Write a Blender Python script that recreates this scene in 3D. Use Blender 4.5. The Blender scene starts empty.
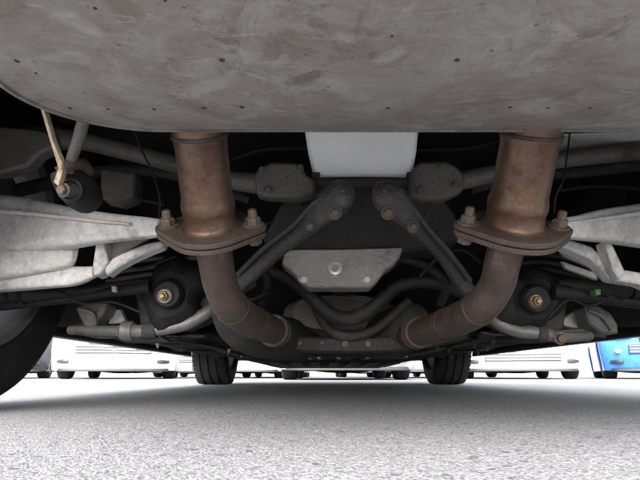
import bpy, bmesh, math, random
import numpy as np
from mathutils import Vector, Matrix
from mathutils.bvhtree import BVHTree
random.seed(7); rng = np.random.default_rng(7)
scn = bpy.context.scene
COL = scn.collection
rad = math.radians

# ------------------------------------------------------------------ camera
F = 518.0; PITCH = rad(14.6); CAMZ = 0.06
cam_d = bpy.data.cameras.new('camera'); cam = bpy.data.objects.new('camera', cam_d); COL.objects.link(cam)
cam_d.sensor_width = 36; cam_d.lens = 36 * F / 640; cam_d.clip_start = 0.01; cam_d.clip_end = 2000
cam.location = (0, 0, CAMZ); cam.rotation_euler = (rad(90) + PITCH, 0, 0)
scn.camera = cam
# ------------------------------------------------------------------ world / sun / exposure
SUN_EL, SUN_AZ = 30, 192          # azimuth clockwise from +Y: the sun stands behind the camera
w = bpy.data.worlds.new('World'); scn.world = w; w.use_nodes = True
nt = w.node_tree; bg = nt.nodes['Background']
sky = nt.nodes.new('ShaderNodeTexSky'); sky.sky_type = 'NISHITA'; sky.sun_disc = False
sky.sun_elevation = rad(SUN_EL); sky.sun_rotation = rad(SUN_AZ); sky.dust_density = 4; sky.air_density = 1.0
hs = nt.nodes.new('ShaderNodeHueSaturation'); hs.inputs['Saturation'].default_value = 0.22   # thin overcast
nt.links.new(sky.outputs[0], hs.inputs['Color']); nt.links.new(hs.outputs[0], bg.inputs[0])
bg.inputs[1].default_value = 0.15
sl = bpy.data.lights.new('sun', 'SUN'); sl.energy = 1.5; sl.angle = rad(25); sl.color = (1, .97, .93)
so = bpy.data.objects.new('sun', sl); COL.objects.link(so); so.location = (0, -20, 30)
sd = Vector((math.sin(rad(SUN_AZ)) * math.cos(rad(SUN_EL)), math.cos(rad(SUN_AZ)) * math.cos(rad(SUN_EL)), math.sin(rad(SUN_EL))))
so.rotation_euler = sd.to_track_quat('Z', 'Y').to_euler()
vs = scn.view_settings; vs.view_transform = 'Standard'; vs.look = 'None'; vs.gamma = 1; vs.exposure = 2.6
scn.render.resolution_x = 1024; scn.render.resolution_y = 768

# ------------------------------------------------------------------ helpers
CP, SP = math.cos(PITCH), math.sin(PITCH)
def P(px, py, Y):
    """point of the photograph's pixel at distance Y along the car"""
    a = (px - 320) / F; b = (240 - py) / F
    s = Y / (CP - b * SP)
    return Vector((a * s, Y, CAMZ + s * (SP + b * CP)))
def dep(py, Y): return Y / (CP - (240 - py) / F * SP)
def R(wpx, py, Y): return wpx * dep(py, Y) / F      # pixels to metres there

MATS = {}
def mat(name, c1, c2, rough=.6, metal=0.0, scale=10, bump=.2, c3=None, cover=.5, bscale=None, rvar=.15, spec=.5, detail=6, stretch=None, speck=1.0, grime=0.0):
    m = bpy.data.materials.new(name); m.use_nodes = True; n = m.node_tree.nodes; l = m.node_tree.links
    b = n['Principled BSDF']; b.inputs['Metallic'].default_value = metal; b.inputs['Specular IOR Level'].default_value = spec
    tc = n.new('ShaderNodeTexCoord'); src = tc.outputs['Object']
    if stretch:
        mp = n.new('ShaderNodeMapping'); mp.inputs['Scale'].default_value = stretch; l.new(src, mp.inputs[0]); src = mp.outputs[0]
    def noise(sc, det=detail, ro=.6):
        q = n.new('ShaderNodeTexNoise'); q.inputs['Scale'].default_value = sc; q.inputs['Detail'].default_value = det
        q.inputs['Roughness'].default_value = ro; l.new(src, q.inputs['Vector']); return q.outputs['Fac']
    def ramp(fac, a, bb):
        r = n.new('ShaderNodeMapRange'); r.inputs[1].default_value = a; r.inputs[2].default_value = bb; l.new(fac, r.inputs[0]); return r.outputs[0]
    def mix(fac, A, B):
        x = n.new('ShaderNodeMix'); x.data_type = 'RGBA'
        l.new(fac, x.inputs[0])
        for s, v in ((6, A), (7, B)):
            if isinstance(v, tuple): x.inputs[s].default_value = (*v, 1)
            else: l.new(v, x.inputs[s])
        return x.outputs[2]
    n1 = noise(scale)
    col = mix(ramp(n1, .32, .68), c1, c2)
    nf = noise(scale * 9, 4)
    dk = tuple(x * .62 for x in c1)
    q = n.new('ShaderNodeMath'); q.operation = 'MULTIPLY'; l.new(ramp(nf, .52, .78), q.inputs[0]); q.inputs[1].default_value = speck
    col = mix(q.outputs[0], col, dk)
    if c3:
        n3 = noise(scale * .7, 8, .7)
        col = mix(ramp(n3, cover, cover + .1), col, c3)
    if grime:      # broad uneven soiling
        g1 = n.new('ShaderNodeMath'); g1.operation = 'MULTIPLY'; l.new(ramp(noise(scale * .45, 9, .75), .42, .66), g1.inputs[0]); g1.inputs[1].default_value = grime
        col = mix(g1.outputs[0], col, tuple(x * .4 + y for x, y in zip(c1, (.012, .010, .007))))
    l.new(col, b.inputs['Base Color'])
    rr = n.new('ShaderNodeMapRange'); rr.inputs[3].default_value = max(.05, rough - rvar); rr.inputs[4].default_value = min(1, rough + rvar)
    l.new(n1, rr.inputs[0]); l.new(rr.outputs[0], b.inputs['Roughness'])
    if bump:
        bp = n.new('ShaderNodeBump'); bp.inputs['Strength'].default_value = bump; bp.inputs['Distance'].default_value = .004
        l.new(noise(bscale or scale * 7, 5, .65), bp.inputs['Height']); l.new(bp.outputs[0], b.inputs['Normal'])
    MATS[name] = m
    return m
mat('pipe_copper', (.145, .08, .053), (.185, .14, .108), .4, .65, 20, .25, (.10, .05, .032), .53, 90, rvar=.25, speck=1.0, grime=.8)
mat('pipe_rust', (.075, .052, .043), (.11, .083, .072), .42, .5, 30, .35, (.085, .053, .04), .58, 120, grime=.5)
mat('flange_rust', (.055, .037, .03), (.085, .06, .05), .7, .25, 45, .7, (.11, .066, .044), .57, 160, grime=.5)
mat('bolt_rust', (.09, .064, .05), (.16, .125, .10), .6, .4, 90, .4)
mat('alu_cast', (.32, .315, .305), (.42, .415, .40), .5, .5, 26, .6, (.16, .15, .13), .6, 180, speck=.6, grime=.6)
mat('alu_arm', (.56, .555, .55), (.68, .675, .67), .6, .1, 16, .8, (.27, .24, .205), .58, 90, speck=.8, grime=.85)
mat('arm_dirty', (.30, .28, .255), (.4, .38, .35), .7, .2, 12, .3, (.20, .165, .125), .5, 150)
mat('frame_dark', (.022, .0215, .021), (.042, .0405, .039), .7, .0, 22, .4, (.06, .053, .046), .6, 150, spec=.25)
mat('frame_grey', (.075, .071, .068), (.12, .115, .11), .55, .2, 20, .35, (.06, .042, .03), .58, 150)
mat('arm_grey', (.07, .07, .072), (.12, .119, .118), .45, .35, 24, .9, (.07, .046, .034), .58, 110, grime=.8)
mat('tube_grey', (.13, .128, .13), (.18, .178, .18), .45, .3, 24, .4, (.07, .06, .05), .57, 120, grime=.6)
mat('undercoat', (.008, .008, .008), (.016, .016, .016), .8, 0, 9, .5, (.035, .033, .03), .64, 60, spec=.15)
mat('rubber', (.011, .011, .0115), (.02, .02, .021), .6, 0, 40, .3, (.05, .046, .042), .62, 200, spec=.25)
mat('tyre', (.012, .012, .013), (.02, .02, .021), .75, 0, 30, .15, (.04, .038, .036), .64, 160, spec=.25)
mat('plastic_white', (.82, .84, .855), (.86, .88, .89), .38, 0, 7, .06, None, .68, 60, rvar=.08, speck=.15, grime=.25)
mat('tan_strip', (.36, .30, .20), (.44, .38, .27), .5, .3, 40, .4, (.19, .10, .06), .52)
mat('rim_metal', (.13, .13, .135), (.19, .19, .195), .5, .4, 12, .2, grime=.5)
mat('panel_light', (.38, .38, .38), (.48, .48, .48), .45, .4, 10, .2, (.2, .19, .18), .6)
mat('bead_dark', (.045, .036, .032), (.08, .064, .056), .5, .5, 60, .5)
mat('foil', (.30, .30, .30), (.40, .40, .40), .38, .7, 16, .8, (.12, .11, .10), .6, 40)
mat('green_tag', (.05, .14, .045), (.07, .17, .06), .5, 0, 30, 0)
mat('yellow_tag', (.36, .36, .24), (.42, .42, .30), .5, 0, 30, 0)
mat('brass', (.26, .19, .10), (.33, .26, .15), .4, .7, 60, .3)
mat('zinc', (.5, .5, .48), (.62, .62, .6), .4, .6, 60, .2)
mat('paint_white', (.70, .70, .71), (.72, .72, .73), .25, 0, 2, 0, rvar=.05)
mat('paint_silver', (.34, .35, .365), (.38, .39, .405), .3, .3, 2, 0, rvar=.05)
mat('paint_dark', (.03, .035, .045), (.035, .04, .05), .25, 0, 2, 0, rvar=.05)
mat('paint_blue', (.035, .13, .52), (.04, .15, .56), .25, 0, 2, 0, rvar=.05)
mat('paint_pale_blue', (.25, .5, .8), (.3, .55, .84), .25, 0, 2, 0, rvar=.05)
mat('glass_dark', (.02, .024, .028), (.025, .03, .034), .06, 0, 3, 0, rvar=.02)
mat('lamp_lens', (.55, .56, .57), (.65, .66, .67), .12, 0, 6, 0, rvar=.03)
mat('lamp_red', (.35, .02, .02), (.42, .03, .03), .15, 0, 6, 0, rvar=.03)
mat('black_trim', (.02, .02, .021), (.028, .028, .03), .5, 0, 10, .05)

def muffler_mat():
    m = bpy.data.materials.new('muffler_steel'); m.use_nodes = True; n = m.node_tree.nodes; l = m.node_tree.links
    b = n['Principled BSDF']; tc = n.new('ShaderNodeTexCoord'); src = tc.outputs['Object']
    def noise(sc, det=6, ro=.6, st=None, dist=0.):
        v = src
        if st:
            mp = n.new('ShaderNodeMapping'); mp.inputs['Scale'].default_value = st; mp.inputs['Rotation'].default_value = (0, 0, st[3] if len(st) > 3 else 0) ; l.new(src, mp.inputs[0]); v = mp.outputs[0]
        q = n.new('ShaderNodeTexNoise'); q.inputs['Scale'].default_value = sc; q.inputs['Detail'].default_value = det; q.inputs['Roughness'].default_value = ro
        q.inputs['Distortion'].default_value = dist; l.new(v, q.inputs['Vector']); return q.outputs['Fac']
    def ramp(f, a, c, lo=0, hi=1):
        r = n.new('ShaderNodeMapRange'); r.inputs[1].default_value = a; r.inputs[2].default_value = c; r.inputs[3].default_value = lo; r.inputs[4].default_value = hi; l.new(f, r.inputs[0]); return r.outputs[0]
    def mix(f, A, B):
        x = n.new('ShaderNodeMix'); x.data_type = 'RGBA'; l.new(f, x.inputs[0])
        for s, v in ((6, A), (7, B)):
            if isinstance(v, tuple): x.inputs[s].default_value = (*v, 1)
            else: l.new(v, x.inputs[s])
        return x.outputs[2]
    col = mix(ramp(noise(9, 10, .74, None, 1.6), .38, .62), (.185, .162, .147), (.262, .25, .23))
    col = mix(ramp(noise(16, 8, .68, None, .8), .52, .64, 0, .85), col, (.325, .312, .292))          # pale water marks
    col = mix(ramp(noise(22, 8, .72, None, .5), .55, .68, 0, .75), col, (.105, .09, .082))         # dark blotches
    col = mix(ramp(noise(18, 9, .8, (1.0, 3.5, 1), 1.6), .56, .64, 0, .75), col, (.36, .35, .335))        # light scrapes along x
    col = mix(ramp(noise(150, 3, .6), .66, .72, 0, .8), col, (.09, .075, .065))                    # pits
    l.new(col, b.inputs['Base Color']); b.inputs['Metallic'].default_value = .3
    l.new(ramp(noise(12), .3, .7, .5, .72), b.inputs['Roughness'])
    ad = n.new('ShaderNodeMath'); ad.operation = 'ADD'; l.new(noise(7, 3), ad.inputs[0]); l.new(ramp(noise(130, 5, .7), 0, 1, 0, .3), ad.inputs[1])
    bp = n.new('ShaderNodeBump'); bp.inputs['Strength'].default_value = .35; bp.inputs['Distance'].default_value = .004
    l.new(ad.outputs[0], bp.inputs['Height']); l.new(bp.outputs[0], b.inputs['Normal'])
    MATS['muffler_steel'] = m
muffler_mat()

def ground_mat():
    m = bpy.data.materials.new('asphalt'); m.use_nodes = True; n = m.node_tree.nodes; l = m.node_tree.links
    b = n['Principled BSDF']; tc = n.new('ShaderNodeTexCoord'); src = tc.outputs['Object']
    def vor(sc):
        q = n.new('ShaderNodeTexVoronoi'); q.inputs['Scale'].default_value = sc; l.new(src, q.inputs['Vector']); return q
    def noise(sc, det=4, ro=.6):
        q = n.new('ShaderNodeTexNoise'); q.inputs['Scale'].default_value = sc; q.inputs['Detail'].default_value = det; q.inputs['Roughness'].default_value = ro
        l.new(src, q.inputs['Vector']); return q.outputs['Fac']
    def ramp(f, a, c, lo=0, hi=1):
        r = n.new('ShaderNodeMapRange'); r.inputs[1].default_value = a; r.inputs[2].default_value = c; r.inputs[3].default_value = lo; r.inputs[4].default_value = hi; l.new(f, r.inputs[0]); return r.outputs[0]
    def mix(f, A, B):
        x = n.new('ShaderNodeMix'); x.data_type = 'RGBA'; l.new(f, x.inputs[0])
        for s, v in ((6, A), (7, B)):
            if isinstance(v, tuple): x.inputs[s].default_value = (*v, 1)
            else: l.new(v, x.inputs[s])
        return x.outputs[2]
    v1 = vor(480); v2 = vor(1100)
    sep = n.new('ShaderNodeSeparateColor'); l.new(v1.outputs['Color'], sep.inputs[0])
    sep2 = n.new('ShaderNodeSeparateColor'); l.new(v2.outputs['Color'], sep2.inputs[0])
    col = mix(sep.outputs[0], (.10, .102, .114), (.325, .33, .352))
    col = mix(ramp(sep2.outputs[0], .3, 1, 0, .6), col, (.34, .34, .34))
    col = mix(ramp(v1.outputs['Distance'], .45, .8, 0, .85), col, (.10, .10, .105))
    v3 = vor(300); sep3 = n.new('ShaderNodeSeparateColor'); l.new(v3.outputs['Color'], sep3.inputs[0])
    pm = n.new('ShaderNodeMath'); pm.operation = 'MULTIPLY'; l.new(ramp(sep3.outputs[2], .80, .84), pm.inputs[0]); l.new(ramp(v3.outputs['Distance'], .5, .3), pm.inputs[1])
    pmb = n.new('ShaderNodeMath'); pmb.operation = 'MULTIPLY'; l.new(pm.outputs[0], pmb.inputs[0]); pmb.inputs[1].default_value = .85
    col = mix(pmb.outputs[0], col, (.05, .052, .06))
    v4 = vor(95); sep4 = n.new('ShaderNodeSeparateColor'); l.new(v4.outputs['Color'], sep4.inputs[0])
    pq = n.new('ShaderNodeMath'); pq.operation = 'MULTIPLY'; l.new(ramp(sep4.outputs[1], .90, .93), pq.inputs[0]); l.new(ramp(v4.outputs['Distance'], .42, .28), pq.inputs[1])
    col = mix(pq.outputs[0], col, (.06, .062, .072))
    col = mix(ramp(noise(1.1, 6, .7), .5, .72, 0, .4), col, (.12, .118, .118))
    col = mix(ramp(sep.outputs[1], .93, .97, 0, .8), col, (.055, .057, .065))
    col = mix(ramp(noise(3.5, 5), .4, .75, 0, .3), col, (.15, .15, .152))
    l.new(col, b.inputs['Base Color']); b.inputs['Roughness'].default_value = .85
    ad = n.new('ShaderNodeMath'); ad.operation = 'MULTIPLY_ADD'; l.new(v1.outputs['Distance'], ad.inputs[0]); ad.inputs[1].default_value = -1.0; l.new(ramp(noise(900, 3), 0, 1, 0, .6), ad.inputs[2])
    bp = n.new('ShaderNodeBump'); bp.inputs['Strength'].default_value = .6; bp.inputs['Distance'].default_value = .0016
    l.new(ad.outputs[0], bp.inputs['Height']); l.new(bp.outputs[0], b.inputs['Normal'])
    MATS['asphalt'] = m
ground_mat()

WORLD = {}
def link(name, me, parent=None, label=None, origin=None, smooth=40):
    """link a mesh given in world coordinates, its origin at its middle"""
    v = np.empty(len(me.vertices) * 3); me.vertices.foreach_get('co', v); v = v.reshape(-1, 3)
    c = Vector(((v.min(0) + v.max(0)) / 2).tolist()) if origin is None else Vector(origin)
    me.transform(Matrix.Translation(-c))
    if smooth:
        me.polygons.foreach_set('use_smooth', [True] * len(me.polygons)); me.set_sharp_from_angle(angle=rad(smooth))
    o = bpy.data.objects.new(name, me); COL.objects.link(o)
    if parent: o.parent = parent; o.location = c - WORLD[parent.name]
    else: o.location = c
    WORLD[o.name] = c
    if label: o['label'] = label
    return o
def obj(name, bm, material, parent=None, label=None, smooth=40, bevel=0, origin=None):
    bmesh.ops.recalc_face_normals(bm, faces=bm.faces)
    me = bpy.data.meshes.new(name); bm.to_mesh(me); bm.free()
    me.materials.append(MATS[material])
    o = link(name, me, parent, label, origin, smooth)
    if bevel:
        b = o.modifiers.new('bevel', 'BEVEL'); b.width = bevel; b.segments = 2; b.limit_method = 'ANGLE'; b.angle_limit = rad(35)
    return o
def empty(name, loc, label, cat, group=None):
    o = bpy.data.objects.new(name, None); COL.objects.link(o); o.location = loc; o.empty_display_size = .2
    o['label'] = label; o['category'] = cat
    if group: o['group'] = group
    WORLD[o.name] = Vector(loc); return o
def N(): return bmesh.new()
def crom(pts, n=6):
    """Catmull-Rom through rows of numbers"""
    p = np.array([list(q) for q in pts], float)
    if len(p) < 3: 
        t = np.linspace(0, 1, n + 1)[:, None]; return p[0] * (1 - t) + p[1] * t
    e = np.vstack([2 * p[0] - p[1], p, 2 * p[-1] - p[-2]]); out = []
    for i in range(len(p) - 1):
        a, b, c, d = e[i:i + 4]
        for k in range(n):
            t = k / n
            out.append(.5 * ((2 * b) + (c - a) * t + (2 * a - 5 * b + 4 * c - d) * t * t + (3 * b - 3 * c + d - a) * t ** 3))
    out.append(p[-1]); return np.array(out)
def sweep(bm, rows, seg=16, n=6, sq=2.0, up=(0, 0, 1), smooth=True, cap=True):
    """rows: (x,y,z,ru,rv) along a path; sections are superellipses"""
    q = crom(rows, n) if smooth else np.array([list(r) for r in rows], float)
    rings = []; U = Vector(up)
    for i in range(len(q)):
        c = Vector(q[i][:3]); t = Vector(q[min(i + 1, len(q) - 1)][:3]) - Vector(q[max(i - 1, 0)][:3])
        if t.length < 1e-9: t = Vector((0, 1, 0))
        t.normalize(); v = U - t * U.dot(t)
        if v.length < 1e-4: v = Vector((0, 1, 0)) - t * t.y
        v.normalize(); u = t.cross(v); ring = []
        for k in range(seg):
            a = 2 * math.pi * k / seg; ca, sa = math.cos(a), math.sin(a)
            x = math.copysign(abs(ca) ** (2 / sq), ca); y = math.copysign(abs(sa) ** (2 / sq), sa)
            ring.append(bm.verts.new(c + u * (x * q[i][3]) + v * (y * q[i][4])))
        rings.append(ring)
    for a, b in zip(rings, rings[1:]):
        for k in range(seg): bm.faces.new((a[k], a[(k + 1) % seg], b[(k + 1) % seg], b[k]))
    if cap: bm.faces.new(rings[0][::-1]); bm.faces.new(rings[-1])
    return bm
def tube(pts, r, seg=14, n=6, bm=None, smooth=True):
    rr = r if hasattr(r, '__len__') else [r] * len(pts)
    return sweep(bm or N(), [(*p, a, a) for p, a in zip(pts, rr)], seg, n, smooth=smooth)
def ptube(spec, seg=14, n=6, bm=None):
    """spec rows (px, py, Y, width in px)"""
    return tube([P(a, b, c) for a, b, c, d in spec], [R(d, b, c) / 2 for a, b, c, d in spec], seg, n, bm)
def frame(axis, hint=(1, 0, 0)):
    z = Vector(axis).normalized(); x = Vector(hint) - z * z.dot(Vector(hint)); x.normalize(); return x, z.cross(x), z
def lathe(bm, c, axis, prof, seg=24, close=True):
    """prof rows (t along axis, r)"""
    x, y, z = frame(axis, (1, 0, 0) if abs(Vector(axis).normalized().x) < .9 else (0, 0, 1)); c = Vector(c); rings = []
    for t, r in prof:
        rings.append([bm.verts.new(c + z * t + (x * math.cos(2 * math.pi * k / seg) + y * math.sin(2 * math.pi * k / seg)) * r) for k in range(seg)])
    for a, b in zip(rings, rings[1:]):
        for k in range(seg): bm.faces.new((a[k], a[(k + 1) % seg], b[(k + 1) % seg], b[k]))
    if close: bm.faces.new(rings[0][::-1]); bm.faces.new(rings[-1])
    return bm
def prism(bm, front, back):
    """two rings of equal length -> closed solid"""
    a = [bm.verts.new(p) for p in front]; b = [bm.verts.new(p) for p in back]; n = len(a)
    bm.faces.new(a); bm.faces.new(b[::-1])
    for k in range(n): bm.faces.new((a[k], b[k], b[(k + 1) % n], a[(k + 1) % n]))
    return bm
def plate(pix, Y, thick, dY=0.0, bm=None):
    """outline in pixels standing at distance Y, leaning dY back towards its foot; thick runs forward"""
    ys = [p[1] for p in pix]; lo, hi = min(ys), max(ys)
    f = [P(x, y, Y + dY * (y - lo) / max(1, hi - lo)) for x, y in pix]
    return prism(bm or N(), f, [p + Vector((0, thick, 0)) for p in f])
def box(bm, lo, hi):
    x0, y0, z0 = lo; x1, y1, z1 = hi
    return prism(bm, [(x0, y0, z0), (x1, y0, z0), (x1, y1, z0), (x0, y1, z0)], [(x0, y0, z1), (x1, y0, z1), (x1, y1, z1), (x0, y1, z1)])
def bolt_bm(c, axis, r, stud=0.0, washer=1.35):
    """hex head or nut with a washer and, if asked, a stud end, standing along axis"""
    bm = N(); c = Vector(c)
    lathe(bm, c, axis, [(0, r * washer), (r * .22, r * washer), (r * .25, r * washer * .93)], 20)
    lathe(bm, c + Vector(axis).normalized() * r * .25, axis, [(0, r), (r * .75, r), (r * .95, r * .82)], 6)
    if stud: lathe(bm, c + Vector(axis).normalized() * r * 1.2, axis, [(-.1 * r, r * .62), (stud * .7, r * .6), (stud * .7 + r * .2, r * .42)], 10)
    return bm

# ------------------------------------------------------------------ ground: one sheet, fine near the camera
def ground():
    def axis_pts(fine0, fine1, step, far0, far1):
        mid = np.arange(fine0, fine1 + step / 2, step)
        g = lambda d, far: np.unique(np.concatenate([step * 2 ** np.arange(1, 18)]))
        L = [fine0 - x for x in g(0, 0) if fine0 - x > far0] + [far0]
        Rr = [fine1 + x for x in g(0, 0) if fine1 + x < far1] + [far1]
        return np.array(sorted(L) + list(mid) + sorted(Rr))
    xs = axis_pts(-.85, .85, .0035, -300, 300); ys = axis_pts(.28, 1.25, .0035, -300, 600)
    X, Yg = np.meshgrid(xs, ys); h = np.zeros_like(X)
    H = rng.random(X.shape); k = H.copy()
    for ax in (0, 1): k = (np.roll(k, 1, ax) + 2 * k + np.roll(k, -1, ax)) / 4
    k2 = k.copy()
    for _ in range(4):
        for ax in (0, 1): k2 = (np.roll(k2, 2, ax) + 2 * k2 + np.roll(k2, -2, ax)) / 4
    fade = np.clip((.85 - np.abs(X)) / .1, 0, 1) * np.clip((Yg - .28) / .05, 0, 1) * np.clip((1.25 - Yg) / .25, 0, 1)
    h = ((k - .5) * .0018 + (k2 - .5) * .003) * fade
    V = np.stack([X, Yg, h], -1).reshape(-1, 3); nx, ny = len(xs), len(ys)
    idx = np.arange(nx * ny).reshape(ny, nx)
    Fq = np.stack([idx[:-1, :-1], idx[:-1, 1:], idx[1:, 1:], idx[1:, :-1]], -1).reshape(-1, 4)
    me = bpy.data.meshes.new('ground'); me.from_pydata(V.tolist(), [], Fq.tolist()); me.materials.append(MATS['asphalt'])
    o = bpy.data.objects.new('ground', me); COL.objects.link(o); o['kind'] = 'structure'
    me.polygons.foreach_set('use_smooth', [True] * len(me.polygons))
ground()

# ------------------------------------------------------------------ car shells and wheels
def car_rings(L, W, H, axles, sill=.2, hood=.86, belt=.92, boot=.92, Ra=.36, wz=.31, rear=.28, nose=.55):
    """lower body outline in the length plane (y from the nose, z), counter-clockwise from the nose foot; also the count of bottom points"""
    b = [(.10, sill)]
    for a in axles:
        h = max(-1, (sill - wz) / Ra); t0 = math.acos(min(1, max(-1, 0))) ; s = math.asin(h)
        for k in range(13):
            t = math.pi - s - (math.pi - 2 * s) * k / 12
            b.append((a + Ra * math.cos(t), wz + Ra * math.sin(t)))
    b.append((L - .14, rear)); nb = len(b)
    t = [(L - .02, rear + .06), (L, .5), (L - .02, .72), (L - .06, boot), (L - .55, boot + .03), (L - 1.4, belt + .03), (1.35, belt + .01), (1.0, hood + .02), (.45, hood - .06), (.14, hood - .17), (.03, nose), (.0, .42), (.04, sill + .05)]
    return b + t, nb
def car_body(ring, nb, L, W, open_bottom=False):
    bm = N(); st = [-1, -.97, -.9, -.55, 0, .55, .9, .97, 1]; rows = []
    for s in st:
        f = abs(s); row = []
        for y, z in ring:
            e = min(1, y / 1.0); g = min(1, (L - y) / 1.0)
            yy = y + .30 * f ** 4 * (1 - e) ** 1.5 - .24 * f ** 4 * (1 - g) ** 1.5
            zz = z - (.05 * f ** 6 if z > .6 else 0)
            sx = s * W / 2 * (1 - (.05 * (z - .6) if z > .6 else .1 * max(0, .45 - z)) )
            row.append(bm.verts.new((sx, yy, zz)))
        rows.append(row)
    n = len(ring)
    for i, (a, b) in enumerate(zip(rows, rows[1:])):
        for k in range(n):
            if open_bottom and k < nb - 1 and 1 <= i <= len(rows) - 3: continue
            bm.faces.new((a[k], a[(k + 1) % n], b[(k + 1) % n], b[k]))
    bm.faces.new(rows[0][::-1]); bm.faces.new(rows[-1]); bmesh.ops.recalc_face_normals(bm, faces=bm.faces)
    return bm
def cabin_bm(L, W, base, top, inset, van=False):
    """greenhouse: base (y0,y1,z), top (y0,y1,z)"""
    bm = N(); y0, y1, z0 = base; a0, a1, z1 = top; w0 = W / 2 * .95; w1 = W / 2 * .95 - inset
    rows = [(y0, y1, z0, w0), (y0 + (a0 - y0) * .5, y1 + (a1 - y1) * .5, (z0 + z1) / 2 + .02, (w0 + w1) / 2 + .02), (a0, a1, z1 - .03, w1), (a0 + .12, a1 - .12, z1, w1 - .12)]
    rr = []
    for p, q, z, ww in rows:
        rr.append([bm.verts.new(v) for v in ((-ww, p + .08, z), (-ww * .6, p, z), (ww * .6, p, z), (ww, p + .08, z), (ww, q - .08, z), (ww * .6, q, z), (-ww * .6, q, z), (-ww, q - .08, z))])
    for a, b in zip(rr, rr[1:]):
        for k in range(8): bm.faces.new((a[k], a[(k + 1) % 8], b[(k + 1) % 8], b[k]))
    bm.faces.new(rr[-1]); bm.faces.new(rr[0][::-1]); return bm
def place(bm, M): bmesh.ops.transform(bm, matrix=M, verts=bm.verts); return bm
def tyre_prof(Rr, wd, rim):
    h = wd / 2
    return [(-h * .82, rim), (-h * .95, rim + .012), (-h * 1.02, (rim + Rr) / 2), (-h * .97, Rr - .03), (-h * .86, Rr - .012), (-h * .72, Rr - .003), (-h * .4, Rr), (h * .4, Rr), (h * .72, Rr - .003), (h * .86, Rr - .012), (h * .97, Rr - .03), (h * 1.02, (rim + Rr) / 2), (h * .95, rim + .012), (h * .82, rim)]
def make_wheel(parent, c, Rr, wd, outer, steer=0, detail=True, blocks=False):
    """wheel with its axis along x; outer = +1 or -1 is the visible face's side"""
    ax = Vector((math.cos(steer), math.sin(steer), 0)); rim = Rr * .66; c = Vector(c)
    bm = N(); pr = tyre_prof(Rr, wd, rim)
    if detail:   # tread grooves as real steps
        h = wd / 2; gp = pr[:6]
        for g in (-.45, 0, .45):
            gp += [(h * (g - .07), Rr), (h * (g - .05), Rr - .008), (h * (g + .05), Rr - .008), (h * (g + .07), Rr)]
        pr = gp + pr[8:]
    lathe(bm, c, ax, pr, 72 if detail else 36, close=False)
    root = bpy.data.objects.new('wheel', None); COL.objects.link(root); root.parent = parent; root.location = c - WORLD[parent.name]; WORLD[root.name] = c
    obj('tyre', bm, 'tyre', root, smooth=30)
    if blocks:   # shoulder blocks
        bm = N(); x, y, z = frame(ax, (0, 0, 1))
        for k in range(64):
            t = 2 * math.pi * k / 64
            for s in (-1, 1):
                e = x * math.cos(t) + y * math.sin(t); d = -x * math.sin(t) + y * math.cos(t)
                p = c + e * (Rr - .004) + z * s * wd * .37
                q = [p + d * a * Rr * .033 + z * b * wd * .085 - e * (abs(b) * .004 if b * s > 0 else 0) for a, b in ((-1, -1), (1, -1), (1, 1), (-1, 1))]
                prism(bm, q, [v + e * .0036 for v in q])
        o = obj('tread_blocks', bm, 'tyre', root, smooth=0); o['kind'] = 'stuff'
    bm = N(); h = wd / 2
    lathe(bm, c, ax, [(-h * .86, rim * 1.02), (-h * .9, rim * 1.0), (-h * .82, rim * .94), (-h * .3, rim * .90), (h * .3, rim * .90), (h * .82, rim * .94), (h * .9, rim), (h * .86, rim * 1.02)], 48, close=False)
    x, y, z = frame(ax, (0, 0, 1))
    for k in range(5):
        t = 2 * math.pi * k / 5 + .3; d = x * math.cos(t) + y * math.sin(t); e = -x * math.sin(t) + y * math.cos(t); o = c + z * outer * h * .6
        sweep(bm, [(*(o + d * rim * .12), .03, .016), (*(o + d * rim * .55), .024, .014), (*(o + d * rim * .95), .034, .012)], 8, 3, 4, up=z)
    lathe(bm, c + z * outer * h * .5, z * outer, [(0, rim * .25), (.03, rim * .22), (.04, rim * .12)], 20)
    obj('rim', bm, 'rim_metal', root)
    return root

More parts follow.
